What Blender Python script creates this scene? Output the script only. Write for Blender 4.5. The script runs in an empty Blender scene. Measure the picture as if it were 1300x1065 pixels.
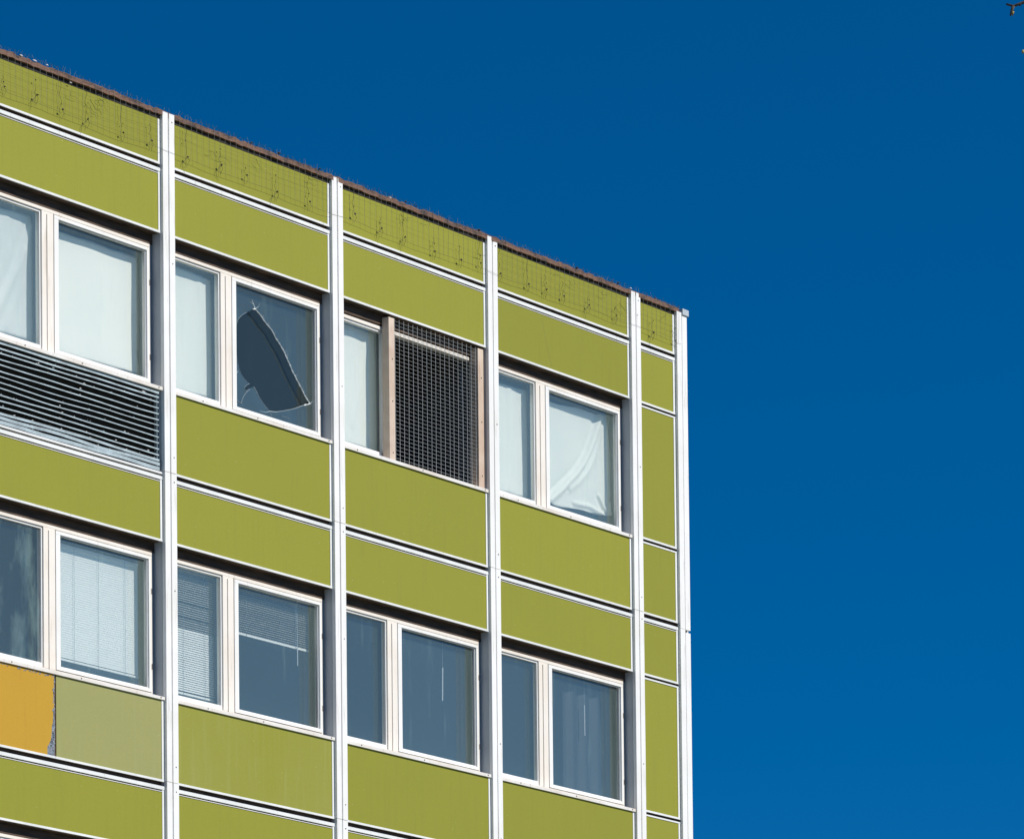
import bpy, bmesh, math, random
from mathutils import Vector, Matrix, noise as mnoise
from mathutils.geometry import tessellate_polygon
random.seed(7)
scn = bpy.context.scene
col = scn.collection
GROUND = -1.6            # eye level is z = 0; facade plane is y = 0, outside is -y
FH = 3.3                 # storey height
BW = 3.0                 # bay width
BAYS = range(-2, 3)      # bays left of the narrow end strip; bay k runs x = 3k .. 3k+3
ROWS = range(0, 5)

# ------------------------------------------------------------------ helpers
class MB:
    def __init__(s): s.v = []; s.f = []; s.m = []
    def box(s, x0, x1, y0, y1, z0, z1, m=0):
        b = len(s.v)
        s.v += [(x0,y0,z0),(x1,y0,z0),(x1,y1,z0),(x0,y1,z0),(x0,y0,z1),(x1,y0,z1),(x1,y1,z1),(x0,y1,z1)]
        for q in ((0,3,2,1),(4,5,6,7),(0,1,5,4),(1,2,6,5),(2,3,7,6),(3,0,4,7)):
            s.f.append(tuple(b+i for i in q)); s.m.append(m)
        return s
    def tube(s, pts, r, n=5, m=0, r1=None):
        pts = [Vector(p) for p in pts]; b0 = len(s.v)
        r1 = r if r1 is None else r1
        for i, p in enumerate(pts):
            a = pts[max(i-1,0)]; c = pts[min(i+1,len(pts)-1)]
            t = (c-a); t = t.normalized() if t.length > 1e-9 else Vector((0,0,1))
            u = t.cross(Vector((0,0,1)) if abs(t.z) < .9 else Vector((1,0,0))).normalized(); w = t.cross(u)
            rr = r + (r1-r)*i/max(1,len(pts)-1)
            for k in range(n):
                a_ = 2*math.pi*k/n
                s.v.append(tuple(p + u*math.cos(a_)*rr + w*math.sin(a_)*rr))
        for i in range(len(pts)-1):
            for k in range(n):
                a = b0+i*n+k; b = b0+i*n+(k+1)%n
                s.f.append((a,b,b+n,a+n)); s.m.append(m)
        s.f.append(tuple(b0+k for k in range(n))[::-1]); s.m.append(m)
        s.f.append(tuple(b0+(len(pts)-1)*n+k for k in range(n))); s.m.append(m)
        return s
    def blob(s, c, r, m=0, sq=(1,1,1)):
        b = len(s.v); rnd = [random.uniform(.6,1.3) for _ in range(6)]
        for i, d in enumerate(((1,0,0),(-1,0,0),(0,1,0),(0,-1,0),(0,0,1),(0,0,-1))):
            s.v.append(tuple(c[j]+d[j]*r*rnd[i]*sq[j] for j in range(3)))
        for q in ((0,2,4),(2,1,4),(1,3,4),(3,0,4),(2,0,5),(1,2,5),(3,1,5),(0,3,5)):
            s.f.append(tuple(b+i for i in q)); s.m.append(m)
        return s
    def prism(s, poly, y0, y1, m=0):
        """polygon in x,z extruded from y0 (front) to y1"""
        b = len(s.v); n = len(poly)
        s.v += [(x,y0,z) for x,z in poly] + [(x,y1,z) for x,z in poly]
        tris = tessellate_polygon([[Vector((x,z,0)) for x,z in poly]])
        for t in tris:
            s.f.append(tuple(b+i for i in t)); s.m.append(m)
            s.f.append(tuple(b+n+i for i in t[::-1])); s.m.append(m)
        for i in range(n):
            j = (i+1) % n
            s.f.append((b+i,b+j,b+n+j,b+n+i)); s.m.append(m)
        return s
    def build(s, name, mats, parent=None, bevel=0, smooth=False, origin=None):
        me = bpy.data.meshes.new(name)
        o0 = Vector(origin) if origin else Vector((0,0,0))
        me.from_pydata([tuple(Vector(v)-o0) for v in s.v], [], s.f)
        if not isinstance(mats, (list,tuple)): mats = [mats]
        for m in mats: me.materials.append(m)
        for p, i in zip(me.polygons, s.m): p.material_index = i; p.use_smooth = smooth
        bm = bmesh.new(); bm.from_mesh(me); bmesh.ops.recalc_face_normals(bm, faces=bm.faces[:]); bm.to_mesh(me); bm.free()
        o = bpy.data.objects.new(name, me); col.objects.link(o)
        o.location = o0
        if parent:
            o.parent = parent
            o.matrix_parent_inverse = Matrix()
            po = Vector((0,0,0)); q = parent
            while q: po += q.location; q = q.parent
            o.location = o0 - po
        if bevel:
            b = o.modifiers.new('bevel','BEVEL'); b.width = bevel; b.segments = 2; b.limit_method = 'ANGLE'
        return o

def tag(o, label=None, cat=None, group=None, kind=None):
    if label: o['label'] = label
    if cat: o['category'] = cat
    if group: o['group'] = group
    if kind: o['kind'] = kind
    return o
def empty(name, loc):
    o = bpy.data.objects.new(name, None); col.objects.link(o); o.location = loc; o.empty_display_size = .2
    return o

# ------------------------------------------------------------------ materials
class NT:
    def __init__(s, name):
        s.mat = bpy.data.materials.new(name); s.mat.use_nodes = True
        s.nt = s.mat.node_tree; s.nt.nodes.clear()
        s.out = s.n('ShaderNodeOutputMaterial')
    def n(s, t, **kw):
        x = s.nt.nodes.new(t)
        for k, v in kw.items():
            if k.startswith('i_'):
                key = k[2:]; key = int(key) if key.isdigit() else key.replace('_',' ')
                x.inputs[key].default_value = v
            else: setattr(x, k, v)
        return x
    def l(s, a, b): s.nt.links.new(a, b)
    def pos(s, scale=(1,1,1), coord='Position'):
        g = s.n('ShaderNodeNewGeometry'); m = s.n('ShaderNodeMapping'); m.inputs['Scale'].default_value = scale
        s.l(g.outputs['Position'], m.inputs['Vector']); return m.outputs[0]
    def noise(s, scale=(1,1,1), sc=1.0, det=4, rough=.55):
        x = s.n('ShaderNodeTexNoise'); x.inputs['Scale'].default_value = sc; x.inputs['Detail'].default_value = det; x.inputs['Roughness'].default_value = rough
        s.l(s.pos(scale), x.inputs['Vector']); return x.outputs['Fac']
    def ramp(s, fac, stops):
        r = s.n('ShaderNodeValToRGB'); e = r.color_ramp.elements
        while len(e) < len(stops): e.new(.5)
        for q, (p, c) in zip(e, stops): q.position = p; q.color = (*c,1) if len(c)==3 else c
        s.l(fac, r.inputs[0]); return r.outputs[0]
    def mix(s, fac, a, b, mode='MIX'):
        m = s.n('ShaderNodeMix', data_type='RGBA', blend_type=mode)
        for i, x in ((0,fac),(6,a),(7,b)):
            if isinstance(x, (int,float)): m.inputs[i].default_value = x
            elif isinstance(x, tuple): m.inputs[i].default_value = (*x,1)
            else: s.l(x, m.inputs[i])
        return m.outputs[2]
    def princ(s, color, rough=.5, metal=0, bump=None, bstr=.1, bdist=.01, spec=.5):
        p = s.n('ShaderNodeBsdfPrincipled')
        if isinstance(color, tuple): p.inputs['Base Color'].default_value = (*color,1)
        else: s.l(color, p.inputs['Base Color'])
        if isinstance(rough,(int,float)): p.inputs['Roughness'].default_value = rough
        else: s.l(rough, p.inputs['Roughness'])
        p.inputs['Metallic'].default_value = metal
        p.inputs['Specular IOR Level'].default_value = spec
        if bump is not None:
            b = s.n('ShaderNodeBump'); b.inputs['Strength'].default_value = bstr; b.inputs['Distance'].default_value = bdist
            s.l(bump, b.inputs['Height']); s.l(b.outputs[0], p.inputs['Normal'])
        s.l(p.outputs[0], s.out.inputs[0]); return p

def panel_mat(name, base, alt, grime=(.16,.16,.06), grime_amt=.15, streak_lo=.52, streak_hi=.82):
    t = NT(name)
    big = t.noise((1,1,1), .9, 3)
    oi = t.n('ShaderNodeObjectInfo')
    c = t.mix(t.ramp(big, [(.3,(0,0,0)),(.7,(1,1,1))]), base, alt)
    rv = t.n('ShaderNodeMapRange'); rv.inputs[3].default_value = .93; rv.inputs[4].default_value = 1.06
    t.l(oi.outputs['Random'], rv.inputs[0])
    c = t.mix(1.0, c, rv.outputs[0], 'MULTIPLY')
    st = t.ramp(t.noise((9,9,.55), 1.6, 5, .6), [(streak_lo,(0,0,0)),(streak_hi,(1,1,1))])
    f = t.n('ShaderNodeMath', operation='MULTIPLY'); t.l(st, f.inputs[0]); f.inputs[1].default_value = grime_amt
    c = t.mix(f.outputs[0], c, grime)
    fine = t.noise((1,1,1), 60, 3)
    c = t.mix(.22, c, t.ramp(fine, [(.3,(.72,.72,.72)),(.7,(1.0,1.0,1.0))]), 'MULTIPLY')
    # small rain spots
    v = t.n('ShaderNodeTexVoronoi'); v.inputs['Scale'].default_value = 7; t.l(t.pos(), v.inputs['Vector'])
    c = t.mix(t.ramp(v.outputs['Distance'], [(.03,(.35,.35,.35)),(.055,(0,0,0))]), c, (.62,.58,.35))
    t.princ(c, .5, 0, t.noise((1,1,1), 1.3, 2), .2, .02, .2)
    return t.mat
M = {}
M['green'] = panel_mat('green_panel_paint', (.268,.268,.030), (.258,.262,.029), (.13,.13,.04))
M['green_faded'] = panel_mat('faded_green_panel_paint', (.325,.325,.115), (.31,.315,.12), (.38,.36,.19), .3)
M['green_streaky'] = panel_mat('streaky_green_panel_paint', (.264,.266,.032), (.275,.280,.050), (.36,.35,.15), .26, .50, .8)
M['ochre'] = panel_mat('ochre_panel_paint', (.50,.295,.027), (.47,.272,.027), (.33,.16,.025), .3)

def metal_white(name, base, warm, amt=.5, dirt=(.30,.25,.19)):
    t = NT(name)
    c = t.mix(t.ramp(t.noise((1,1,1), 2.3, 3), [(.35,(0,0,0)),(.7,(1,1,1))]), base, warm)
    d = t.ramp(t.noise((14,14,1.1), 1.7, 6, .65), [(.58,(0,0,0)),(.80,(1,1,1))])
    f = t.n('ShaderNodeMath', operation='MULTIPLY'); t.l(d, f.inputs[0]); f.inputs[1].default_value = amt
    c = t.mix(f.outputs[0], c, dirt)
    d2 = t.ramp(t.noise((1,1,1), 42, 5, .7), [(.64,(0,0,0)),(.74,(.7,.7,.7))])
    f2 = t.n('ShaderNodeMath', operation='MULTIPLY'); t.l(d2, f2.inputs[0]); f2.inputs[1].default_value = amt
    c = t.mix(f2.outputs[0], c, (.25,.17,.11))
    t.princ(c, .45, 0, t.noise((1,1,1), 30, 3), .15, .003)
    return t.mat
M['white'] = metal_white('white_enamelled_metal', (.81,.81,.80), (.75,.74,.71), .60)
M['trim'] = metal_white('white_trim_metal', (.77,.78,.77), (.66,.68,.67), .45)
M['cream'] = metal_white('cream_window_frame_paint', (.80,.755,.69), (.74,.68,.60), .45, (.38,.27,.18))
M['sill'] = metal_white('weathered_sill_metal', (.76,.75,.72), (.66,.60,.53), .7, (.36,.25,.17))
M['batten'] = metal_white('sun_bleached_timber', (.66,.54,.43), (.50,.36,.26), .95, (.28,.14,.07))
t = NT('brown_timber_header'); c = t.mix(t.ramp(t.noise((1,1,6), 4, 5), [(.35,(0,0,0)),(.7,(1,1,1))]), (.045,.030,.020), (.12,.072,.045)); t.princ(c, .8); M['brown'] = t.mat
t = NT('grey_jamb_paint'); c = t.mix(t.noise((6,6,1), 2, 4), (.47,.50,.52), (.37,.41,.44)); t.princ(c, .6); M['jamb'] = t.mat
t = NT('rusty_roof_flashing')
c = t.ramp(t.noise((1,1,3), 6, 7, .8), [(.36,(.025,.018,.016)),(.46,(.085,.048,.036)),(.54,(.20,.10,.062)),(.64,(.06,.042,.038))])
t.princ(c, .75, 0, t.noise((1,1,1), 30, 4), .5, .01); M['rust'] = t.mat
t = NT('dark_roof_and_shade'); t.princ((.02,.018,.016), .9); M['dark'] = t.mat  # near black: roof colour, also painted shade under flashing and behind louvre
t = NT('screw_head'); t.princ((.06,.045,.035), .6, .3); M['screw'] = t.mat
t = NT('galvanised_wire'); t.princ(t.mix(t.noise((1,1,1), 12, 3), (.26,.26,.20), (.13,.13,.09)), .6, .1); M['wire'] = t.mat
t = NT('grille_wire'); t.princ((.46,.48,.48), .6, .0); M['gwire'] = t.mat
t = NT('dark_inner_frame'); t.princ((.10,.125,.15), .7); M['inner'] = t.mat
t = NT('weathered_black_wire'); t.princ((.05,.045,.035), .7); M['bwire'] = t.mat
t = NT('blue_grey_louvre_metal')
c = t.mix(t.ramp(t.noise((1,8,1), 5, 5, .7), [(.35,(0,0,0)),(.7,(1,1,1))]), (.44,.54,.58), (.24,.28,.30))
c = t.mix(t.ramp(t.noise((1,1,1), 35, 5, .7), [(.62,(0,0,0)),(.7,(1,1,1))]), c, (.18,.15,.12))
t.princ(c, .5, 0, t.noise((1,1,1), 14, 3), .4, .01); M['louvre'] = t.mat
t = NT('grey_zinc'); t.princ(t.mix(t.noise((1,1,1), 20, 4), (.52,.58,.61), (.36,.40,.43)), .55, .3); M['zinc'] = t.mat
t = NT('torn_mineral_board'); c = t.ramp(t.noise((1,1,1), 26, 6, .75), [(.3,(.05,.045,.04)),(.5,(.20,.24,.30)),(.7,(.42,.44,.46))]); t.princ(c, .95, 0, t.noise((1,1,1), 40, 5), 1, .02); M['torn'] = t.mat
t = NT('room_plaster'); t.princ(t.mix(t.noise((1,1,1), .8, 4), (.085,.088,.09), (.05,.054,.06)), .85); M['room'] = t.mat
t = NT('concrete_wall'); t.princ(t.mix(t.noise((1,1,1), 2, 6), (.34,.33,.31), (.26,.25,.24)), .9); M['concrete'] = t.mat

def glass_mat(name, refl, dust_lo, dust_amt, streaky=True, tint=(.985,.992,.992), dust_sky_film=.02):
    t = NT(name)
    ge = t.n('ShaderNodeNewGeometry'); dt = t.n('ShaderNodeVectorMath', operation='DOT_PRODUCT')
    t.l(ge.outputs['Normal'], dt.inputs[0]); t.l(ge.outputs['Incoming'], dt.inputs[1])
    def mth(op, a, b=None, c=None):
        m = t.n('ShaderNodeMath', operation=op)
        for i, x in enumerate((a,b,c)):
            if x is None: continue
            if isinstance(x,(int,float)): m.inputs[i].default_value = x
            else: t.l(x, m.inputs[i])
        return m.outputs[0]
    co_ = mth('SUBTRACT', 1.0, mth('ABSOLUTE', dt.outputs['Value']))
    fr = mth('MULTIPLY_ADD', mth('POWER', co_, 5.0), .957, .043)   # Schlick, the same from both sides of the sheet
    bp = t.n('ShaderNodeBump'); bp.inputs['Strength'].default_value = .12; bp.inputs['Distance'].default_value = .02
    t.l(t.noise((1,1,1), 1.1, 2), bp.inputs['Height'])
    mu = t.n('ShaderNodeMath', operation='MULTIPLY', use_clamp=True); t.l(fr, mu.inputs[0]); 
    oi = t.n('ShaderNodeObjectInfo'); rv = t.n('ShaderNodeMapRange'); rv.inputs[3].default_value = refl*.8; rv.inputs[4].default_value = refl*1.2
    t.l(oi.outputs['Random'], rv.inputs[0]); t.l(rv.outputs[0], mu.inputs[1])
    tr = t.n('ShaderNodeBsdfTransparent'); tr.inputs[0].default_value = (*tint,1)
    gl = t.n('ShaderNodeBsdfGlossy'); gl.inputs['Roughness'].default_value = .015
    t.l(bp.outputs[0], gl.inputs['Normal'])
    m1 = t.n('ShaderNodeMixShader'); t.l(mu.outputs[0], m1.inputs[0]); t.l(tr.outputs[0], m1.inputs[1]); t.l(gl.outputs[0], m1.inputs[2])
    df = t.n('ShaderNodeBsdfDiffuse'); df.inputs[0].default_value = (.50,.72,.68,1)  # blue-green film: dust plus pale sky reflection painted into the colour
    sc = (1.7,1.7,.6) if 'stained' in name else (5,5,.6)
    d = t.ramp(t.noise(sc, 1.6, 6, .65), [(dust_lo,(0,0,0)),(dust_lo+.25,(1,1,1))])
    da = t.n('ShaderNodeMath', operation='MULTIPLY_ADD'); t.l(d, da.inputs[0]); da.inputs[1].default_value = dust_amt; da.inputs[2].default_value = dust_sky_film
    rd = t.n('ShaderNodeMapRange'); rd.inputs[3].default_value = .85; rd.inputs[4].default_value = 1.65; t.l(oi.outputs['Random'], rd.inputs[0])
    dm = t.n('ShaderNodeMath', operation='MULTIPLY'); t.l(da.outputs[0], dm.inputs[0]); t.l(rd.outputs[0], dm.inputs[1])
    m2 = t.n('ShaderNodeMixShader'); t.l(dm.outputs[0], m2.inputs[0]); t.l(m1.outputs[0], m2.inputs[1]); t.l(df.outputs[0], m2.inputs[2])
    t.l(m2.outputs[0], t.out.inputs[0])
    return t.mat
M['glass'] = glass_mat('dusty_window_glass', 3.2, .58, .09, dust_sky_film=.075)
M['glass_in'] = glass_mat('inner_window_glass', 1.9, .6, .012, dust_sky_film=.032)
M['glass_stained'] = glass_mat('water_stained_glass', 2.8, .46, .24, dust_sky_film=.075)
t = NT('shattered_glass_edge'); t.princ((.86,.90,.90), .25); M['crack'] = t.mat
t = NT('dim_crack_line'); t.princ((.42,.50,.54), .3); M['crack2'] = t.mat

def cloth_mat(name, a, b):
    t = NT(name)
    c = t.mix(t.ramp(t.noise((1,1,.5), 2.2, 4), [(.3,(0,0,0)),(.75,(1,1,1))]), a, b)
    p = t.princ(c, .6, 0, t.noise((1,1,.3), 3.5, 4), .35, .03)
    return t.mat
M['cloth'] = cloth_mat('white_plastic_sheet', (.93,.93,.85), (.87,.89,.82))
M['cloth_grey'] = cloth_mat('grey_white_cloth', (.86,.87,.82), (.78,.80,.76))
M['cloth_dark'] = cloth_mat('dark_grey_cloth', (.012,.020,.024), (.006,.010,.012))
t = NT('white_blind_slat'); t.princ((.90,.92,.88), .5); M['slat'] = t.mat
t = NT('blind_cord'); t.princ((.20,.24,.28), .6); M['cord'] = t.mat
t = NT('white_cord'); t.princ((.82,.86,.86), .5); M['wcord'] = t.mat

# ------------------------------------------------------------------ building
bld = empty('office_building', (2, 0, GROUND))
tag(bld, 'lime green panelled office block with white mullions and a smashed window', 'building')
X0, X1 = -6.1, 10.14
def zs(z, r): return z - FH*r

# walls between the window bands
for r in range(-1, 5):
    lo = zs(12.18, r) if r < 4 else GROUND
    hi = zs(13.79, r) if r >= 0 else 16.70
    mb = MB()
    for k in BAYS:
        mb.box(BW*k+.1, BW*k+2.9, .03, .098, lo, 12.90 if (k == -1 and r == 0) else hi)
    mb.box(9.1, 9.9, .03, .098, lo, hi)
    top = zs(13.825, r) if r >= 0 else 16.70
    bot = zs(12.07, r) if r < 4 else GROUND
    for k in BAYS: mb.box(BW*k+.1, BW*k+2.9, .1, .4, bot, top)
    mb.build('spandrel_wall', M['brown'], bld)
for k in list(range(-2, 4)):
    m_ = MB(); m_.box(BW*k-.1, BW*k+.1, -.002, .188, GROUND, 16.72); m_.box(BW*k-.1, BW*k+.1, .1885, .4, GROUND, 16.70, 1)
    m_.build('pier', [M['jamb'], M['inner']], bld)
m_ = MB()
for r in ROWS: m_.box(9.1, 9.9, .03, .098, zs(13.79,r), zs(15.48,r))
m_.box(9.1, 10.12, .1, .4, GROUND, 16.70)
m_.box(9.9, 10.12, 0, .098, GROUND, 16.70)
m_.build('end_wall', M['brown'], bld)
# side, back walls, roof, storeys
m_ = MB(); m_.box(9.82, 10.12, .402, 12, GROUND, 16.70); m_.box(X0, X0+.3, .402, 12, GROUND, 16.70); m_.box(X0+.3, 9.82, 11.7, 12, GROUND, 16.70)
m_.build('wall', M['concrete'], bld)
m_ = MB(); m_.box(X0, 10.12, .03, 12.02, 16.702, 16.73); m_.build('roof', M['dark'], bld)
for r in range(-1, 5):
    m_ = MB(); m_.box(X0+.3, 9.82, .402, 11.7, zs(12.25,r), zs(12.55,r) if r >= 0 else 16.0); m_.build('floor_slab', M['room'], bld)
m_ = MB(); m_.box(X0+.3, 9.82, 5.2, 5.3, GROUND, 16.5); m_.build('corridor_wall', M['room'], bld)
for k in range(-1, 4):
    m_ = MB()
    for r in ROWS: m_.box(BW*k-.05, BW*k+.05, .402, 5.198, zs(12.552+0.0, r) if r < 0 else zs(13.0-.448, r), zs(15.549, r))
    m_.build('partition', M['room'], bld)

# roof flashing
def wavy_strip(x0, x1, ya, yb, z0, z1, mat, name, amp=.006, step=.12):
    mb = MB(); xs = []; x = x0
    while x < x1-step*.3: xs.append(x); x += step*random.uniform(.7,1.3)
    xs.append(x1); b = 0
    for x in xs:
        d = random.uniform(-amp, amp); e = random.uniform(-amp, amp)
        mb.v += [(x,ya+e,z0+d*.4),(x,yb,z0),(x,yb,z1),(x,ya+e,z1+d)]
    for i in range(len(xs)-1):
        a = 4*i
        for q in range(4): mb.f.append((a+q, a+(q+1)%4, a+4+(q+1)%4, a+4+q)); mb.m.append(0)
    mb.f.append((0,1,2,3)); mb.m.append(0); n = 4*(len(xs)-1); mb.f.append((n+3,n+2,n+1,n)); mb.m.append(0)
    return mb.build(name, mat, bld)
wavy_strip(X0, 9.97, -.045, .35, 16.742, 16.796, M['rust'], 'roof_flashing', .010, .07)
m_ = MB(); m_.box(X0, 10.1, -.012, .028, 16.703, 16.741); m_.build('flashing_shadow', M['dark'], bld)  # solid dark strip standing in for the shadow under the flashing

# mullions
def mullion(x, w=.1, name='mullion'):
    mb = MB()
    joints = [16.785] + [zs(12.93, r)+FH*0 for r in range(0, 5)]
    joints = [16.785, 12.925, 9.625, 6.325, 3.025, GROUND]
    for i in range(len(joints)-1):
        hi, lo = joints[i]-(.002 if i else 0), joints[i+1]+.002
        dx = random.uniform(-.0015,.0015)
        mb.box(x-w+dx, x-.010+dx, -.05, -.004, lo, hi)
        mb.box(x+.008+dx, x+w+dx, -.05+random.uniform(-.002,.002), -.004, lo, hi)
        mb.box(x-.0095+dx, x+.0075+dx, -.034, -.004, lo, hi)
        for z in (hi-.09, lo+.17, (hi+lo)/2+random.uniform(-.4,.4)):
            mb.tube([(x+random.choice((-.05,.05,-.07)), -.053, z),(x+.05*random.choice((-1,1)), -.0505, z)] if False else [(x+.055,-.054,z),(x+.055,-.049,z)], .008, 8, 1)
    return mb.build(name, [M['white'], M['screw']], bld, bevel=.004)
for k in range(-2, 4): mullion(BW*k)
# corner post: two broad white covers with a groove
mb = MB()
for hi, lo in ((16.75,12.86),(12.8585,9.53),(9.5285,GROUND)):
    mb.box(9.905, 10.012, -.05, -.004, lo, hi); mb.box(10.026, 10.135, -.046, -.004, lo, hi-.03)
    mb.box(10.0125, 10.0255, -.03, -.004, lo, hi-.03)
mb.box(10.1205, 10.15, -.003, .35, GROUND, 16.70)
mb.build('corner_post', M['white'], bld, bevel=.004)
mb = MB(); mb.box(10.018, 10.155, -.065, .30, 16.722, 16.80); mb.box(10.1505, 10.162, -.02, .2, 16.50, 16.7215)
mb.build('corner_cap', M['zinc'], bld, bevel=.006)

# cladding panels
TR = .04
def panel(x0, x1, z0, z1, mat, top='band', bottom=True, sealed=False, label=None, poly=None, side=True):
    """z0..z1 is the outside of the trim; band = wide white strip with a groove on top"""
    c = ((x0+x1)/2, 0, z0)
    zb = z0 + (.025 if bottom else 0)
    zt = z1 - (.068 if top == 'band' else .022 if top == 'thin' else 0)
    mb = MB()
    if poly is None:
        mb.box(x0+TR*.5, x1-TR*.5, -.0095+random.uniform(-.001,.001), -.002, zb-.003, zt+.003)
        o = mb.build('cladding_panel', mat, bld, bevel=.001, origin=c)
    else:
        mb.prism(poly, -.010, -.002); o = mb.build('cladding_panel', mat, bld, origin=c)
    if label: o['label'] = label
    tb = MB()
    if bottom: tb.box(x0, x1, -.017, -.001, z0, z0+.024)
    ztop = z1
    if top == 'band':
        tb.box(x0, x1, -.020, -.001, z1-.038, z1); tb.box(x0, x1, -.013, -.0015, z1-.060, z1-.052)
        ztop = z1-.0385
    elif top == 'thin': tb.box(x0, x1, -.017, -.001, z1-.02, z1); ztop = z1-.0205
    zlo = z0+.0245 if bottom else z0
    if side:
        if side != 'right': tb.box(x0, x0+TR*.6, -.015, -.0012, zlo, ztop)
        if side != 'left': tb.box(x1-TR, x1-.001, -.015, -.0012, zlo, ztop)
    tb.box(x0+.001, x1-.001, -.0004, .029, z0+.003, z1-.012, 1)
    if tb.v: tb.build('panel_trim', [M['trim'], M['brown']], o, bevel=.0015, origin=c)
    return o

# panel heights per storey (row r): upper panel 15.475..16.173 , lower panel 12.92..13.77
for k in BAYS:
    xa, xb = BW*k+.1, BW*k+2.9
    panel(xa, xb, 16.214, 16.700, M['green'], top=None)
    for r in ROWS:
        panel(xa, xb, zs(15.476,r), zs(16.173,r), M['green'], top='band')
        if k == -1 and r == 0: continue
        z0, z1 = zs(12.92,r), zs(13.786,r)
        if k == -1 and r == 1:
            xe = -1.915
            po = [(xa+.02,z0+.02),(-2.012,z0+.02),(-2.012,z0+.11),(-1.99,z0+.13),(-1.955,z0+.19),(-1.945,z0+.25),(-1.94,z0+.33),(-1.925,z0+.36),(-1.921,z0+.43),(-1.912,z0+.5),(-1.902,z0+.56),(-1.906,z0+.62),(-1.92,z0+.69),(-1.905,z0+.74),(-1.902,z1),(xa+.02,z1)]
            panel(xa, -1.89, z0, z1, M['ochre'], top=None, poly=po, label='ochre yellow panel with a torn right edge', side='left')
            panel(-1.888, xb, z0, z1, M['green_faded'], top=None, label='faded pale green panel', side='right')
            tm = MB(); b0 = 0
            for i in range(40):
                z = z0+.03+(z1-z0-.04)*i/39
                w_ = .02+.012*random.random() + (.09 if i < 8 else 0)*max(0,1-i/8)
                tm.blob((-1.90-w_*random.random(), -.004, z), .024+random.random()*.008, 0, (.8,.35,1.1))
            tm.box(-2.03, -1.889, -.002, .0, z0+.02, z1-.001)
            ch = MB()
            for i in range(46):
                ch.blob((random.uniform(xa+.05,-1.92), -.011, z1-random.uniform(.004,.03)), random.uniform(.004,.011), 0, (1.6,.4,.8))
            tag(ch.build('paint_chips', M['torn'], bld), kind='stuff')
            tm.build('torn_insulation', M['torn'], bld)
        elif k == 0 and r == 1: panel(xa, xb, z0, z1, M['green_streaky'], top=None)
        else: panel(xa, xb, z0, z1, M['green'], top=None)
# narrow end strip
panel(9.1, 9.9, 16.214, 16.700, M['green'], top=None)
for r in ROWS:
    panel(9.1, 9.9, zs(15.476,r), zs(16.173,r), M['green'], top='band')
    panel(9.1, 9.9, zs(13.826,r), zs(15.448,r), M['green'], top='thin')
    panel(9.1, 9.9, zs(12.92,r), zs(13.796,r), M['green'], top='thin')
# hairline crease running down one upper panel
cr = MB(); pts = []
for i in range(14):
    s = i/13; pts.append((7.055+.16*s+.03*s*s+random.uniform(-.004,.004), -.0097, 16.05-.52*s))
cr.tube(pts, .0028, 5); cr.build('panel_crease', M['green_faded'], bld)

# louvre grille in the leftmost visible bay
lv = empty('louvre_grille', (0,0,0)); lv.parent = bld
xa, xb = -2.9, -.1
lv.location = Vector((-1.5,0,12.93)) - bld.location
lv['label'] = 'blue grey ventilation louvre with bent, dirty slats'
def slat(z, tilt, depth, lip, y0=-.004, wob=.004, sagr=0):
    mb = MB(); n = 26; ph = random.random()*50
    for i in range(n+1):
        s = i/n; x = xa+.012+(xb-xa-.05)*s
        dz = wob*mnoise.noise(Vector((x*1.3,ph,0)))*2 + sagr*math.sin(math.pi*s)
        dt = tilt + .10*mnoise.noise(Vector((x*.9,ph+9,0)))
        yb = y0+depth*math.cos(dt); zb = z+lip+depth*math.sin(dt)
        mb.v += [(x,y0,z+dz),(x,y0-.0005,z+lip+dz),(x,yb,zb+dz),(x,yb,zb-.003+dz),(x,y0+.003,z+lip-.003+dz),(x,y0+.003,z+dz)]
    for i in range(n):
        a = 6*i
        for q in range(6): mb.f.append((a+q,a+(q+1)%6,a+6+(q+1)%6,a+6+q)); mb.m.append(0)
    # crumbs of plaster and leaf litter caught on the slat
    for _ in range(random.choice((3,5,8,12))):
        x = random.uniform(xa+.1, xb-.1)
        mb.blob((x, y0+random.uniform(.0,.02), z+lip+random.uniform(.002,.012)), random.uniform(.005,.014), random.choice((1,1,2,0)), (random.uniform(1,2.6),1,.7))
    o = mb.build('slat', [M['louvre'], M['white'], M['screw']], lv, origin=((xa+xb)/2, 0, z))
    return o
zz = 13.762
slat(13.748, .15, .03, .026, -.006)
slat(13.70, .3, .05, .017, -.004)
slat(13.652, .25, .07, .014, -.003)
z = 13.595
for i in range(9):
    slat(z, math.radians(17), .085, .0125+random.uniform(-.003,.003), -.002, .007, random.uniform(-.010,.006)); z -= .0625
slat(13.028, .35, .06, .026, -.006, .008); slat(12.980, .2, .04, .032, -.01, .010); slat(12.930, .15, .03, .036, -.008, .010)
mb = MB(); mb.box(xb-.03, xb-.018, .03, .045, 12.93, 13.785); mb.build('louvre_post', M['louvre'], lv)
# dark sheet painting in the shade of the open void behind the slats
mb = MB(); mb.box(xa, xb, .094, .098, 12.901, 13.788); mb.build('void_shade', M['dark'], lv)
mb = MB(); mb.box(xa, xb, -.02, .028, 12.895, 12.918)
mb.build('louvre_trim', M['trim'], lv, bevel=.002)

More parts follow.
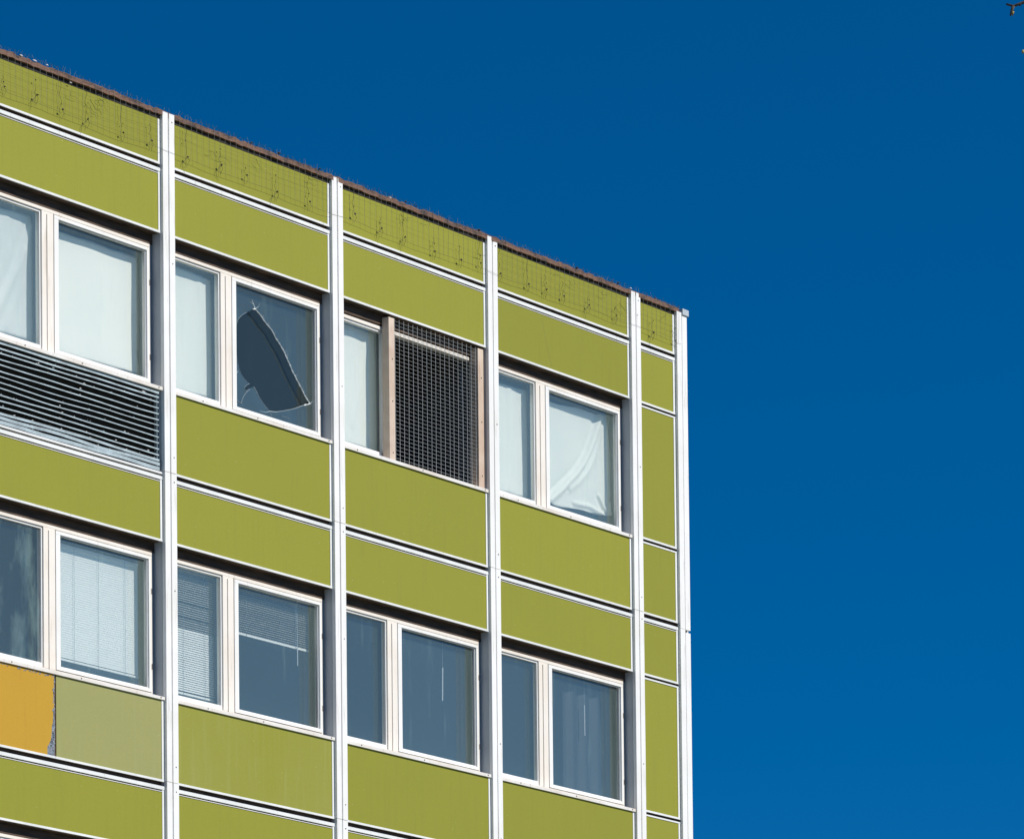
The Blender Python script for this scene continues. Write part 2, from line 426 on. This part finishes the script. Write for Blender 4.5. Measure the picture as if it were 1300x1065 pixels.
# sills
for k in BAYS:
    for r in ROWS:
        z = zs(13.788, r); mb = MB()
        xa_, xb_ = BW*k+.101, BW*k+2.899
        warp = random.uniform(0,.004)
        mb.box(xa_, xb_, -.032, .099, z, z+.038-warp)
        mb.box(xa_+.01, xb_-.005, .03, .098, z+.0385, z+.043)
        for x in (xa_+.35+random.uniform(-.1,.2), xa_+1.5+random.uniform(-.1,.1), xb_-.07):
            mb.tube([(x,-.036,z+.02),(x,-.031,z+.02)], .008, 8, 1)
        for _ in range(4): mb.blob((random.uniform(xa_+.1,xb_-.1), .02, z+.045), random.uniform(.004,.009), 1, (1.6,1,.6))
        if r == 1 and k in (-1,0):
            n_ = 40
            for q in range(n_):
                x = xa_+.02+(xb_-xa_-.1)*q/n_; mb.box(x, x+(xb_-xa_)/n_*random.uniform(.8,1), .062+random.uniform(0,.02), .0975, z+.0435, z+.050+random.uniform(0,.016), 2)
        mb.build('sill', [M['sill'], M['screw'], M['brown']], bld, bevel=.003, origin=(BW*k+1.5, 0, z))

# ------------------------------------------------------------------ windows
def ring(mb, x0, x1, z0, z1, wl, wr, wb, wt, y0, y1):
    mb.box(x0, x1, y0, y1, z1-wt, z1); mb.box(x0, x1, y0, y1, z0, z0+wb)
    mb.box(x0, x0+wl, y0+.0005, y1-.0005, z0+wb, z1-wt); mb.box(x1-wr, x1, y0+.0005, y1-.0005, z0+wb, z1-wt)
def sheet(name, mat, x0, x1, z0, z1, y, parent, origin):
    mb = MB(); mb.v = [(x0,y,z0),(x1,y,z0),(x1,y,z1),(x0,y,z1)]; mb.f = [(0,1,2,3)]; mb.m = [0]
    return mb.build(name, mat, parent, origin=origin)

HOLE = [(1.682,15.063),(1.640,15.035),(1.576,15.004),(1.500,14.962),(1.431,14.904),(1.400,14.850),(1.390,14.800),(1.386,14.740),(1.375,14.728),(1.380,14.700),(1.374,14.655),(1.376,14.60),(1.384,14.545),(1.397,14.48),(1.414,14.421),(1.442,14.355),(1.480,14.304),(1.53,14.27),(1.593,14.238),(1.624,14.232),(1.570,14.205),(1.526,14.17),(1.558,14.135),(1.62,14.175),(1.698,14.212),(1.763,14.152),(1.80,14.11),(1.841,14.077),(1.90,14.04),(1.973,13.998),(2.03,14.003),(2.093,14.012),(2.16,14.032),(2.227,14.05),(2.361,14.092),(2.43,14.115),(2.497,14.145),(2.60,14.185),(2.714,14.224),(2.690,14.238),(2.642,14.276),(2.60,14.315),(2.567,14.352),(2.52,14.40),(2.474,14.44),(2.43,14.49),(2.381,14.537),(2.345,14.59),(2.315,14.622),(2.270,14.68),(2.236,14.721),(2.17,14.775),(2.103,14.825),(2.024,14.905),(1.95,14.943),(1.893,14.976),(1.85,15.01),(1.814,15.033),(1.77,15.055),(1.735,15.074)]
def window(k, r, kind='normal'):
    X = BW*k; Z = -FH*r
    org = (X+1.5, .14, 13.83+Z)
    mb = MB()
    y0, y1 = .100, .185
    xl, xr, zb, zt = X+.105, X+2.865, 13.832+Z, 15.368+Z
    j = random.uniform(-.0015,.0015)
    if kind == 'grille':
        mb.box(xl, X+2.72, y0, y1, zt-.038-.02, zt-.02+.0)       # sagging head rail stops short of the jamb
        mb.box(X+2.835, xr, y0, y1, zb+.04, zt)
        mb.box(xl, xr, y0, y1, zb, zb+.038)
    else:
        mb.box(xl, xr, y0, y1, zt-.034, zt); mb.box(xl, xr, y0, y1, zb, zb+.038)
        mb.box(X+2.838, xr, y0+.0005, y1, zb+.0385, zt-.0345)
    mb.box(xl, xl+.05, y0+.0005, y1, zb+.0385, zt-.0595 if kind == 'grille' else zt-.0345)
    mb.box(X+1.075, X+1.262, y0+.0005, y1, zb+.0385, zt-.0595 if kind == 'grille' else zt-.0345)
    mb.box(X+1.150, X+1.166, y0-.010, y0, zb+.02, zt-.06)
    win = mb.build('window', M['cream'], bld, bevel=.003, origin=org)
    fm = MB(); fm.box(X+2.866, X+2.899, y0+.02, y1, zb, zt+.0); fm.build('jamb_filler', M['jamb'], win, origin=org)
    # left fixed light
    lb = MB(); ring(lb, X+.156, X+1.0745, zb+.039, zt-.035 if kind != 'grille' else zt-.06, .02, .018, .05, .022, y0+.018, y1-.01)
    lb.build('fixed_sash', M['white'], win, bevel=.002, origin=org)
    gx0, gx1, gz0, gz1 = X+.17, X+1.062, zb+.08, zt-.05
    stained = (k == -1 and r == 1)
    sheet('pane', M['glass_stained'] if stained else M['glass'], gx0, gx1, gz0, gz1, .14, win, org)
    sheet('pane', M['glass_in'], gx0-.02, gx1+.02, gz0-.02, gz1+.02, .205, win, org)
    ib = MB(); ring(ib, X+.13, X+2.88, zb+.0, zt, .03, .03, .05, .05, .19, .24)
    ib.box(X+1.09, X+1.30, .1905, .24, zb+.05, zt-.05)
    ib.build('inner_frame', M['inner'], win, origin=org)
    if kind == 'grille': return win
    # right opening sash
    sb = MB(); ring(sb, X+1.268, X+2.834, zb+.046, zt-.042, .072, .036, .036, .036, y0-.006+j, y1-.02)
    # thin glazing bead
    ring(sb, X+1.341, X+2.797, zb+.083, zt-.079, .010, .010, .010, .010, y0+.012, y0+.03)
    sb.build('opening_sash', M['white'], win, bevel=.0025, origin=org)
    hg = MB()
    for z in (14.15, 14.95): hg.tube([(X+2.838,y0-.012,z+Z-.03),(X+2.838,y0-.012,z+Z+.03)], .006, 6)
    hg.build('hinge', M['screw'], win, origin=org)
    gx0, gx1, gz0, gz1 = X+1.345, X+2.795, zb+.088, zt-.084
    if kind == 'broken':
        outer = [(gx0,gz0),(gx1,gz0),(gx1,gz1),(gx0,gz1)]
        hole = [(X+x, z+Z) for x, z in HOLE]
        polys = [[Vector((x,z,0)) for x,z in outer],[Vector((x,z,0)) for x,z in hole]]
        allp = outer+hole
        pm = MB(); pm.v = [(x,.14,z) for x,z in allp]
        for t3 in tessellate_polygon(polys): pm.f.append(tuple(t3)); pm.m.append(0)
        p = pm.build('pane', M['glass'], win, origin=org); p['label'] = 'broken pane with a large jagged hole'
        em = MB(); n = len(HOLE)
        idx = list(range(37, n)) + [0]
        for a in range(37, n):                    # bright right-hand edge
            p0 = Vector((*HOLE[a],0)); p1 = Vector((*HOLE[(a+1)%n],0))
            for s in range(3):
                q0 = p0.lerp(p1, s/3); q1 = p0.lerp(p1, (s+1)/3)
                rr = random.uniform(.004,.0105)
                em.tube([(X+q0.x+random.uniform(-.003,.006),.136,q0.y+Z),(X+q1.x+random.uniform(-.003,.006),.136,q1.y+Z)], rr, 4)
            if random.random() < .6:
                q = p0.lerp(p1, random.random())
                em.tube([(X+q.x,.137,q.y+Z),(X+q.x+random.uniform(.015,.05),.137,q.y+Z+random.uniform(.0,.05))], .0022, 3, 1, .0008)
        for a in range(24, 37):
            p0 = HOLE[a]; p1 = HOLE[a+1]
            em.tube([(X+p0[0],.137,p0[1]+Z),(X+p1[0],.137,p1[1]+Z)], random.uniform(.002,.0042), 4, 1)
        for a in list(range(2, 23)):
            p0 = HOLE[a]; p1 = HOLE[a+1]
            em.tube([(X+p0[0],.137,p0[1]+Z),(X+p1[0],.137,p1[1]+Z)], .0014, 3, 1)
        tip = (1.70,15.07)
        em.tube([(X+1.735,.137,15.074+Z),(X+1.70,.137,15.13+Z),(X+1.675,.137,15.165+Z)], .006, 4, 0, .002)
        em.tube([(X+1.70,.137,15.12+Z),(X+1.64,.137,15.135+Z)], .003, 3, 1, .001)
        for cr_ in ([(1.381,14.02),(1.44,13.995),(1.511,13.972)],[(1.472,13.99),(1.50,14.05),(1.54,14.10),(1.60,14.15),(1.63,14.165)],[(1.42,14.33),(1.39,14.30),(1.35,14.29)],
                    [(1.973,13.994),(1.90,13.97),(1.80,13.965)],[(2.714,14.224),(2.76,14.26),(2.79,14.27)],[(2.714,14.224),(2.77,14.19),(2.793,14.185)],[(1.973,13.994),(2.02,13.95),(2.08,13.935)],[(2.2,13.99),(2.34,13.985)],
                    [(1.735,15.074),(1.79,15.11),(1.82,15.16)]):
            em.tube([(X+x,.137,z+Z) for x,z in cr_], .003, 3, 1, .001)
        em.build('broken_edge', [M['crack'], M['crack2']], p, origin=org)
    else:
        p = sheet('pane', M['glass'], gx0, gx1, gz0, gz1, .14, win, org)
    sheet('pane', M['glass_in'], gx0-.02, gx1+.02, gz0-.02, gz1+.02, .205, win, org)
    return win
for k in BAYS:
    for r in ROWS:
        w = window(k, r, 'broken' if (k==0 and r==0) else 'grille' if (k==1 and r==0) else 'normal')
        if k==0 and r==0: w['label'] = 'window with a smashed right pane'
        if k==1 and r==0: w['label'] = 'open window covered by a wire grille'

# wire grille screwed over the open window
gr = empty('window_grille', (0,0,0)); gr.parent = bld; gr.location = Vector((4.9,0,13.85)) - bld.location
gr['label'] = 'welded wire mesh on two timber battens'
for x0, x1 in ((4.012,4.118),(5.752,5.86)):
    mb = MB(); mb.box(x0, x1, -.002, .094, 13.832, 15.448)
    for z in (13.95,14.5,15.05): zq = z+random.uniform(-.1,.1); mb.tube([((x0+x1)/2+.01,-.006,zq),((x0+x1)/2+.01,0,zq)], .009, 7, 1)
    mb.build('batten', [M['batten'], M['screw']], gr, bevel=.003, origin=(x0,0,13.84))
mb = MB()
nx = 18
for i in range(nx+1):
    x = 4.10+(5.765-4.10)*(i+.5)/(nx+1)
    a = random.uniform(-.006,.006)
    mb.tube([(x+a, .012, 13.845),(x+a*.5+random.uniform(-.002,.002), .010, 14.6),(x, .012, 15.462-random.uniform(0,.01))], .0026, 4)
z = 13.875
while z < 15.46:
    pts = [(4.10+1.66*s/8, .018+.003*math.sin(s), z+.004*mnoise.noise(Vector((s*.7,z*3,0)))*2) for s in range(9)]
    mb.tube(pts, .0016, 4); z += .0445
mb.build('wire_mesh', M['gwire'], gr, origin=(4.9,.015,13.85))

# bird netting over the top panels
nt_ = MB()
x = X0+.05
cl = 0
while x < 9.95:
    lean = random.uniform(-.012,.012)
    top = 16.83+random.uniform(-.01,.025)
    near = any(abs(x-BW*k) < .14 for k in range(-2,4))
    if not near: nt_.tube([(x+lean,-.055,16.36+random.uniform(-.015,.01)),(x,-.06,16.6),(x,-.064,16.80),(x+random.uniform(-.02,.02),-.05+random.uniform(0,.03),top)], .0012, 3, 0)
    x += random.uniform(.088,.112)
for z in (16.365,16.45,16.535,16.62,16.705,16.79,16.822):
    segs = [(X0, 9.98)] if z in (16.365, 16.79) else [(BW*k+.12, min(BW*k+2.88, 9.9)) for k in range(-2, 4)]
    for sa, sb in segs:
        if z in (16.45, 16.62) and random.random() < .3: continue       # torn out
        pts = []; x = sa
        while x <= sb+.001:
            pts.append((x, -.058+random.uniform(-.004,.004), z-.012*math.sin(math.pi*((x % 3)/3))+.014*mnoise.noise(Vector((x*1.7,z*9,0)))*2)); x += (sb-sa)/max(2,round((sb-sa)/.25))
        nt_.tube(pts, .0007 if z > 16.37 else .0016, 3, 0)
# twisted tie wires and their dark knots
x = X0+.2
while x < 9.9:
    if not any(abs(x-BW*k) < .13 for k in range(-2,4)):
        zk = 16.39+random.uniform(-.03,.06)
        nt_.blob((x,-.066,zk), .017, 1, (1.25,.8,.8)); nt_.blob((x+random.uniform(-.02,.02),-.05,zk+random.uniform(.05,.2)), .009, 1)
        p = []; zt_ = random.choice((16.70,16.70,16.58,16.52))
        for i in range(9):
            s = i/8; p.append((x-.01+.012*math.sin(i*2.1+x*5)*(1-abs(.5-s)), -.045-.012*math.sin(i*1.7), zt_+(zk-.12*random.uniform(.3,1)-zt_)*s))
        nt_.tube(p, .0022, 3, 1, .0012)
        nt_.tube([(x-.005,-.06,zk),(x+.03+random.uniform(0,.02),-.05,zk-.03),(x+.02,-.035,zk-.09)], .002, 3, 1)
        if random.random() < .5:
            nt_.tube([(x,-.06,zk),(x-.06,-.03,zk-.09),(x-.09*random.random(),-.02,zk-.17)], .0028, 3, 1, .001)
    x += random.uniform(.36,.62)
# loose diagonal strands and scrub on the edge
for _ in range(22):
    x = random.uniform(X0+.2, 9.6); z = random.uniform(16.5,16.68)
    q = [(x,-.06,z)]
    for i in range(4): q.append((q[-1][0]+random.uniform(.01,.07), -.05+random.uniform(-.02,.01), q[-1][2]+random.uniform(-.045,.03)))
    nt_.tube(q, .0022, 3, 1, .001)
x = X0
while x < 9.95:
    h = random.uniform(.015,.06)
    nt_.tube([(x,-.05+random.uniform(-.01,.02),16.795),(x+random.uniform(-.03,.03),-.06,16.795+h)], .0022, 3, random.choice((0,0,1)), .001)
    if random.random() < .10: nt_.blob((x,-.05,16.81), random.uniform(.010,.022), 1, (1.3,1,.8))
    x += random.uniform(.03,.09)
nt_.build('bird_netting', [M['wire'], M['bwire']], bld)
# scraps of pale sealant on the flashing
mb = MB()
for x, z in ((-2.42,16.80),(-2.2,16.80),(-2.0,16.80),(-1.62,16.71),(4.0,16.79),(8.9,16.81)):
    mb.blob((x,-.05,z), .014, 0, (2.4,.6,.6))
mb.build('sealant_scraps', M['white'], bld)

# ------------------------------------------------------------------ curtains, blinds, cords (things of their own)
def interp(poly, s):
    n = len(poly)-1; f = min(s*n, n-1e-6); i = int(f); a = poly[i]; b = poly[i+1]; t_ = f-i
    return (a[0]+(b[0]-a[0])*t_, a[1]+(b[1]-a[1])*t_)
def cloth(name, left, right, mat, label, cat, disp, y=.26, r=0, group=None, nx=36, nz=44, edge=.006):
    """left / right: edge polylines from top to bottom in x,z"""
    c = ((left[0][0]+right[0][0])/2, y, left[0][1])
    mb = MB(); seed = random.random()*90
    for j in range(nz+1):
        t_ = j/nz; a = interp(left, t_); b = interp(right, t_)
        for i in range(nx+1):
            s = i/nx
            x = a[0]+(b[0]-a[0])*s; z = a[1]+(b[1]-a[1])*s
            e = edge*mnoise.noise(Vector((t_*6, seed, 0)))*2
            x += e*(1 if i == nx else 0); z += edge*mnoise.noise(Vector((s*5, seed+7, 0)))*2*(1 if j in (0,nz) else 0)
            d = disp(x, z, s, t_) + .006*mnoise.noise(Vector((x*2.5, z*1.4, seed)))
            mb.v.append((x, y+d, z))
    for j in range(nz):
        for i in range(nx):
            a = j*(nx+1)+i; mb.f.append((a,a+1,a+nx+2,a+nx+1)); mb.m.append(0)
    o = mb.build(name, mat, None, smooth=True, origin=c)
    s_ = o.modifiers.new('thickness','SOLIDIFY'); s_.thickness = .002
    return tag(o, label, cat, group)
def ridge(x, z, pts, w, h):
    best = 9
    for a, b in zip(pts, pts[1:]):
        ax, az = a; bx, bz = b; dx, dz = bx-ax, bz-az
        t_ = max(0, min(1, ((x-ax)*dx+(z-az)*dz)/(dx*dx+dz*dz)))
        q = ((x-ax-t_*dx)**2+(z-az-t_*dz)**2)**.5
        sgn = 1 if (x-ax)*dz-(z-az)*dx > 0 else -1
        if q < abs(best): best = q*sgn
    return -h*math.exp(-(best/w)**2)*(1) + h*.5*math.exp(-((best-w*1.6)/w)**2)
flat = lambda x,z,s,t_: .004*math.sin(x*7+z*2)
cloth('curtain', [(-2.88,15.24),(-2.88,13.97)], [(-1.90,15.30),(-1.86,14.95),(-1.837,14.6),(-1.831,13.985)], M['cloth_grey'],
      'grey white curtain with long diagonal folds behind the left pane above the louvre', 'curtain',
      lambda x,z,s,t_: ridge(x,z,[(-1.92,15.18),(-2.12,14.72),(-2.42,14.25),(-2.7,14.0)],.05,.022)+ridge(x,z,[(-2.02,14.9),(-2.1,14.5),(-2.3,14.05)],.05,.010)+ridge(x,z,[(-2.3,15.2),(-2.6,14.8)],.06,.008))
cloth('window_sheet', [(-1.62,15.242),(-1.62,13.965)], [(-.165,15.247),(-.15,14.9),(-.135,14.47),(-.150,14.2),(-.138,14.0)], M['cloth'],
      'smooth white sheet filling the wide pane above the louvre', 'sheet', flat)
cloth('window_sheet', [(.2,15.31),(.2,13.95)], [(1.10,15.28),(1.135,15.10),(1.150,14.87),(1.173,14.23),(1.170,13.985)], M['cloth'],
      'white sheet in the narrow pane left of the broken pane', 'sheet',
      lambda x,z,s,t_: ridge(x,z,[(.9,15.25),(.93,14.9),(.90,14.3),(.92,14.0)],.05,.007)+flat(x,z,s,t_))
cloth('curtain', [(3.2,15.33),(3.2,13.96)], [(4.084,15.303),(4.108,15.037),(4.148,14.286),(4.163,13.98)], M['cloth'],
      'white curtain in the narrow pane left of the wire grille', 'curtain',
      lambda x,z,s,t_: ridge(x,z,[(3.95,15.2),(3.82,14.7),(3.66,14.2)],.04,.008)+.004*math.sin(x*16+z))
cloth('curtain', [(6.3,15.23),(6.3,13.96)], [(7.114,15.262),(7.15,14.9),(7.191,14.44),(7.201,13.985)], M['cloth'],
      'pale curtain in the narrow pane left of the creased sheet', 'curtain',
      lambda x,z,s,t_: ridge(x,z,[(6.75,15.2),(6.77,14.6),(6.74,14.0)],.05,.010)+.005*math.sin(x*11))
FOLD = [(8.66,15.25),(8.628,15.182),(8.509,14.944),(8.40,14.77),(8.274,14.6),(8.12,14.45),(7.968,14.33),(7.75,14.17),(7.552,14.042)]
FOLD2 = [(8.66,15.10),(8.60,14.9),(8.50,14.70),(8.38,14.54),(8.2,14.38),(8.0,14.25)]
def crump(x,z,s,t_):
    d = ridge(x,z,FOLD,.048,.042) + ridge(x,z,FOLD2,.04,.018)
    d += ridge(x,z,[(8.60,14.28),(8.70,14.17),(8.84,14.10)],.025,.022)+ridge(x,z,[(8.88,14.24),(8.83,14.12),(8.85,14.02)],.02,.024)
    d += ridge(x,z,[(8.1,14.10),(8.4,14.12),(8.72,14.07)],.03,.016)
    return d
cloth('window_sheet', [(7.36,15.21),(7.36,13.985)], [(8.802,15.291),(8.836,15.071),(8.887,14.758),(8.90,14.40),(8.908,14.22),(8.90,14.085)], M['cloth'],
      'creased white sheet with a big curved fold and crumpled lower right corner', 'sheet', crump, nx=90, nz=80, edge=.012)
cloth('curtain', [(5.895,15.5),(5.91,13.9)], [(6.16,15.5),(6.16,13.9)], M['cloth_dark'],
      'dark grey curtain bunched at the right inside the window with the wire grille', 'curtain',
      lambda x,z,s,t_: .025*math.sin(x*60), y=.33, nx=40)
mb = MB(); mb.tube([(5.842,.30,15.30),(5.868,.30,14.7),(5.893,.30,13.86)], .012, 8)
tag(mb.build('pole', M['louvre'], None, smooth=True, origin=(5.868,.3,13.86)), 'thin pale pole leaning inside the open window behind the wire grille', 'pole')

def blind(x0, x1, ztop, zbot, label, closed=65, gaps=(), cords=(), pitch=.024, slatmat=None, y=.255, wand=None, change=None):
    root = empty('venetian_blind', ((x0+x1)/2, y, zbot)); tag(root, label, 'blind', 'venetian blinds on the lower window row')
    org = ((x0+x1)/2, y, zbot)
    hb = MB(); hb.box(x0, x1, y-.014, y+.016, ztop-.03, ztop); hb.build('head_rail', M['slat'], root, origin=org)
    sm = MB(); z = ztop-.045; i = 0
    while z > zbot+.03:
        c_ = closed if change is None or z > change[0] else change[1]
        a = math.radians(c_+random.uniform(-1.5,1.5))
        if any(abs(z-g) < .020 for g in gaps): z -= .012; a = math.radians(5)
        w = .0135; dy = w*math.cos(a); dz = w*math.sin(a); sag = random.uniform(-.0006,.0006)
        b = len(sm.v); n = 6
        for q in range(n+1):
            x = x0+(x1-x0)*q/n; s_ = sag*math.sin(q*1.9+i)
            sm.v += [(x,y-dy,z-dz+s_),(x,y-.002*math.sin(a),z+.002*math.cos(a)+s_),(x,y+dy,z+dz+s_)]
        for q in range(n):
            e = b+3*q; sm.f += [(e,e+3,e+4,e+1),(e+1,e+4,e+5,e+2)]; sm.m += [0,0]
        z -= pitch; i += 1
    so = sm.build('slats', slatmat or M['slat'], root, origin=org)
    bb = MB(); bb.box(x0, x1, y-.012, y+.012, zbot, zbot+.022); bb.build('bottom_rail', M['slat'], root, origin=org)
    for cx_ in cords:
        cm = MB(); cm.tube([(cx_,y-.018,ztop-.02),(cx_+.002,y-.018,(ztop+zbot)/2),(cx_,y-.016,zbot)], .0020, 4); cm.build('ladder_cord', M['cord'], root, origin=org)
    if wand:
        cm = MB(); cm.tube([(wand[0],y-.02,ztop-.02),(wand[0]+.003,y-.02,wand[1]+.2)], .0022, 4); cm.tube([(wand[0]+.003,y-.02,wand[1]+.2),(wand[0]+.004,y-.02,wand[1])], .006, 6)
        cm.build('pull_cord', M['wcord'], root, origin=org)
    return root
blind(-1.62, -.20, 11.955, 10.735, 'pale closed venetian blind in the wide pane above the ochre and faded panels', closed=80, cords=(-1.27,-.87,-.43))
blind(.20, 1.11, 12.05, 10.68, 'venetian blind lowered fully in a narrow pane, two bright gaps between its slats', closed=24, gaps=(11.66,11.50), cords=(.56,.93), change=(11.40,60))
blind(1.43, 2.80, 12.04, 11.485, 'venetian blind drawn halfway down the wide pane', closed=20, cords=(1.665,2.545), wand=(2.572,11.30))
mb = MB(); mb.tube([(5.333,.24,12.05),(5.330,.24,11.71)], .0012, 4); mb.tube([(5.330,.24,11.705),(5.32,.24,11.322)], .009, 6)
tag(mb.build('pull_cord', M['wcord'], None, origin=(5.33,.24,11.32)), 'white pull cord hanging alone behind the middle wide pane of the lower row', 'cord')
mb = MB(); mb.tube([(8.225,.24,12.05),(8.226,.24,11.70)], .001, 4); mb.tube([(8.226,.24,11.704),(8.229,.24,11.339)], .007, 6)
tag(mb.build('pull_cord', M['wcord'], None, origin=(8.225,.24,11.34)), 'white pull cord hanging in the lower window nearest the building corner', 'cord')
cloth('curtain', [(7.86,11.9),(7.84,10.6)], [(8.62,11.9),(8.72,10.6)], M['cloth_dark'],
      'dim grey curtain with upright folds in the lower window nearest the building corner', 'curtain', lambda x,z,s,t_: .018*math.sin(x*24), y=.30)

# ------------------------------------------------------------------ ground
t = NT('grass_and_asphalt_ground')
c = t.mix(t.ramp(t.noise((1,1,1), .02, 4), [(.45,(0,0,0)),(.55,(1,1,1))]), (.20,.19,.17), (.16,.17,.09))
t.princ(t.mix(.5, c, t.ramp(t.noise((1,1,1), 3, 6), [(.3,(.6,.6,.6)),(.7,(1,1,1))]), 'MULTIPLY'), .95); M['ground'] = t.mat
mb = MB(); mb.v = [(-1500,-1500,GROUND),(1500,-1500,GROUND),(1500,1500,GROUND),(-1500,1500,GROUND)]; mb.f = [(0,1,2,3)]; mb.m = [0]
tag(mb.build('ground', M['ground']), kind='structure')

# ------------------------------------------------------------------ bare tree whose twig tips reach into the upper right corner
t = NT('dark_bark'); t.princ(t.mix(t.noise((1,1,1), 30, 5), (.05,.038,.03), (.10,.08,.06)), .9, 0, t.noise((1,1,.3), 25, 5), .6, .02); M['bark'] = t.mat
t = NT('opening_bud'); t.princ((.36,.30,.06), .6); M['bud'] = t.mat
tr = empty('bare_tree', (-23.2,-26.6,GROUND)); tag(tr, 'bare budding tree whose dark twig tips poke in at the top right corner', 'tree')
base = Vector((-23.2,-26.6,GROUND))
tm = MB(); pts = []
for i in range(12): 
    s = i/11; pts.append(base+Vector((.12*math.sin(s*5), .1*math.sin(s*4+1), 8.6*s)))
tm.tube(pts, .17, 12, 0, .03); tm.build('trunk', M['bark'], tr, smooth=True, origin=tuple(base))
rt = random.Random(5)
def grow(mb, p, d, L, r, depth):
    n = 5; q = [p]; dd = d.normalized()
    for i in range(n):
        dd = (dd+Vector((rt.uniform(-.22,.22),rt.uniform(-.22,.22),rt.uniform(-.10,.16)))).normalized(); q.append(q[-1]+dd*L/n)
    mb.tube(q, r, 5, 0, r*.45)
    if depth == 0: mb.blob(q[-1], .014, 1, (1,1,1.7)); return
    for i in range(1, n+1):
        if rt.random() < .85:
            nd = (dd+Vector((rt.uniform(-.9,.9),rt.uniform(-.9,.9),rt.uniform(-.3,.7)))).normalized()
            grow(mb, q[i], nd, L*.55, r*.5, depth-1)
right = Vector((.57,-.82,0))
for i in range(8):
    bm_ = MB(); z = 3.2+i*.62
    a = rt.uniform(-1.0,1.0)
    d = (Matrix.Rotation(a,3,'Z') @ right) + Vector((0,0,.35))
    grow(bm_, base+Vector((0,0,z+1.6)) , d, 2.0-.14*i, .05-.003*i, 2)
    bm_.build('branch', [M['bark'],M['bud']], tr, smooth=True, origin=tuple(base+Vector((0,0,z))))
# the low-hanging limb that shows in the picture
bm_ = MB()
bm_.tube([(-23.25,-26.55,5.3),(-23.9,-25.9,6.3),(-24.6,-25.2,6.85),(-25.0,-24.7,6.84),(-25.17,-24.45,6.78)], .035, 6, 0, .009)
bm_.tube([(-25.17,-24.45,6.78),(-25.205,-24.385,6.737),(-25.228,-24.350,6.722),(-25.243,-24.325,6.712),(-25.258,-24.30,6.721)], .008, 5, 0, .0045)
bm_.tube([(-25.243,-24.325,6.712),(-25.247,-24.318,6.690),(-25.25,-24.314,6.672)], .0075, 5, 0, .003)
bm_.tube([(-25.228,-24.350,6.722),(-25.231,-24.345,6.712)], .006, 5, 0, .004)
bm_.blob((-25.238,-24.318,6.690), .009, 1, (1,1,1.9))
bm_.tube([(-25.0,-24.7,6.84),(-25.08,-24.52,6.66),(-25.13,-24.40,6.56),(-25.17,-24.335,6.541)], .010, 5, 0, .005)
bm_.blob((-25.175,-24.328,6.543), .009, 1, (1,1,1))
bm_.build('branch', [M['bark'],M['bud']], tr, smooth=True, origin=(-23.25,-26.55,5.3))

# ------------------------------------------------------------------ light
AZ, EL = math.radians(18), math.radians(36)
sd = Vector((math.sin(AZ)*math.cos(EL), -math.cos(AZ)*math.cos(EL), math.sin(EL)))
L = bpy.data.lights.new('sun', 'SUN'); L.energy = 4.8; L.angle = math.radians(.5); L.color = (1,.95,.87)
lo = bpy.data.objects.new('sun', L); col.objects.link(lo); lo.location = (0,-30,40)
lo.rotation_euler = (-sd).to_track_quat('-Z','Y').to_euler()
w = bpy.data.worlds.new('World'); scn.world = w; w.use_nodes = True
nt = w.node_tree; nt.nodes.clear()
out = nt.nodes.new('ShaderNodeOutputWorld'); bg = nt.nodes.new('ShaderNodeBackground'); bg.inputs[1].default_value = .115
sky = nt.nodes.new('ShaderNodeTexSky'); sky.sky_type = 'NISHITA'; sky.sun_disc = False
sky.sun_elevation = EL; sky.sun_rotation = math.pi-AZ
sky.altitude = 1500; sky.air_density = 1.0; sky.dust_density = .2; sky.ozone_density = 3.0
tc = nt.nodes.new('ShaderNodeTexCoord'); mp = nt.nodes.new('ShaderNodeMapping'); mp.inputs['Scale'].default_value = (1,1,1.6); mp.inputs['Location'].default_value = (0,0,.12)
nt.links.new(tc.outputs['Generated'], mp.inputs[0]); nt.links.new(mp.outputs[0], sky.inputs[0])
hs = nt.nodes.new('ShaderNodeHueSaturation'); hs.inputs['Saturation'].default_value = 1.42; hs.inputs['Value'].default_value = 1.0
nt.links.new(sky.outputs[0], hs.inputs['Color']); nt.links.new(hs.outputs[0], bg.inputs[0]); nt.links.new(bg.outputs[0], out.inputs[0])

# ------------------------------------------------------------------ camera
cam = bpy.data.cameras.new('camera'); co = bpy.data.objects.new('camera', cam); col.objects.link(co)
yaw, pitch, roll = .964613242, .0564465097, -.0103485938
fw = Vector((math.sin(yaw)*math.cos(pitch), math.cos(yaw)*math.cos(pitch), math.sin(pitch)))
rr = Vector((math.cos(yaw), -math.sin(yaw), 0)); uu = rr.cross(fw)
r2 = rr*math.cos(roll)+uu*math.sin(roll); u2 = -rr*math.sin(roll)+uu*math.cos(roll)
mt = Matrix((r2, u2, -fw)).transposed().to_4x4(); mt.translation = Vector((-43.5490551,-34.5067563,0))
co.matrix_world = mt
cam.sensor_width = 36; cam.lens = 6730.04845/1300*36; cam.shift_y = 1237.07/1300; cam.clip_start = .5; cam.clip_end = 5000
scn.camera = co
scn.view_settings.view_transform = 'Standard'; scn.view_settings.look = 'None'
scn.view_settings.exposure = 0; scn.view_settings.gamma = 1
scn.cycles.transparent_max_bounces = 24; scn.cycles.max_bounces = 8
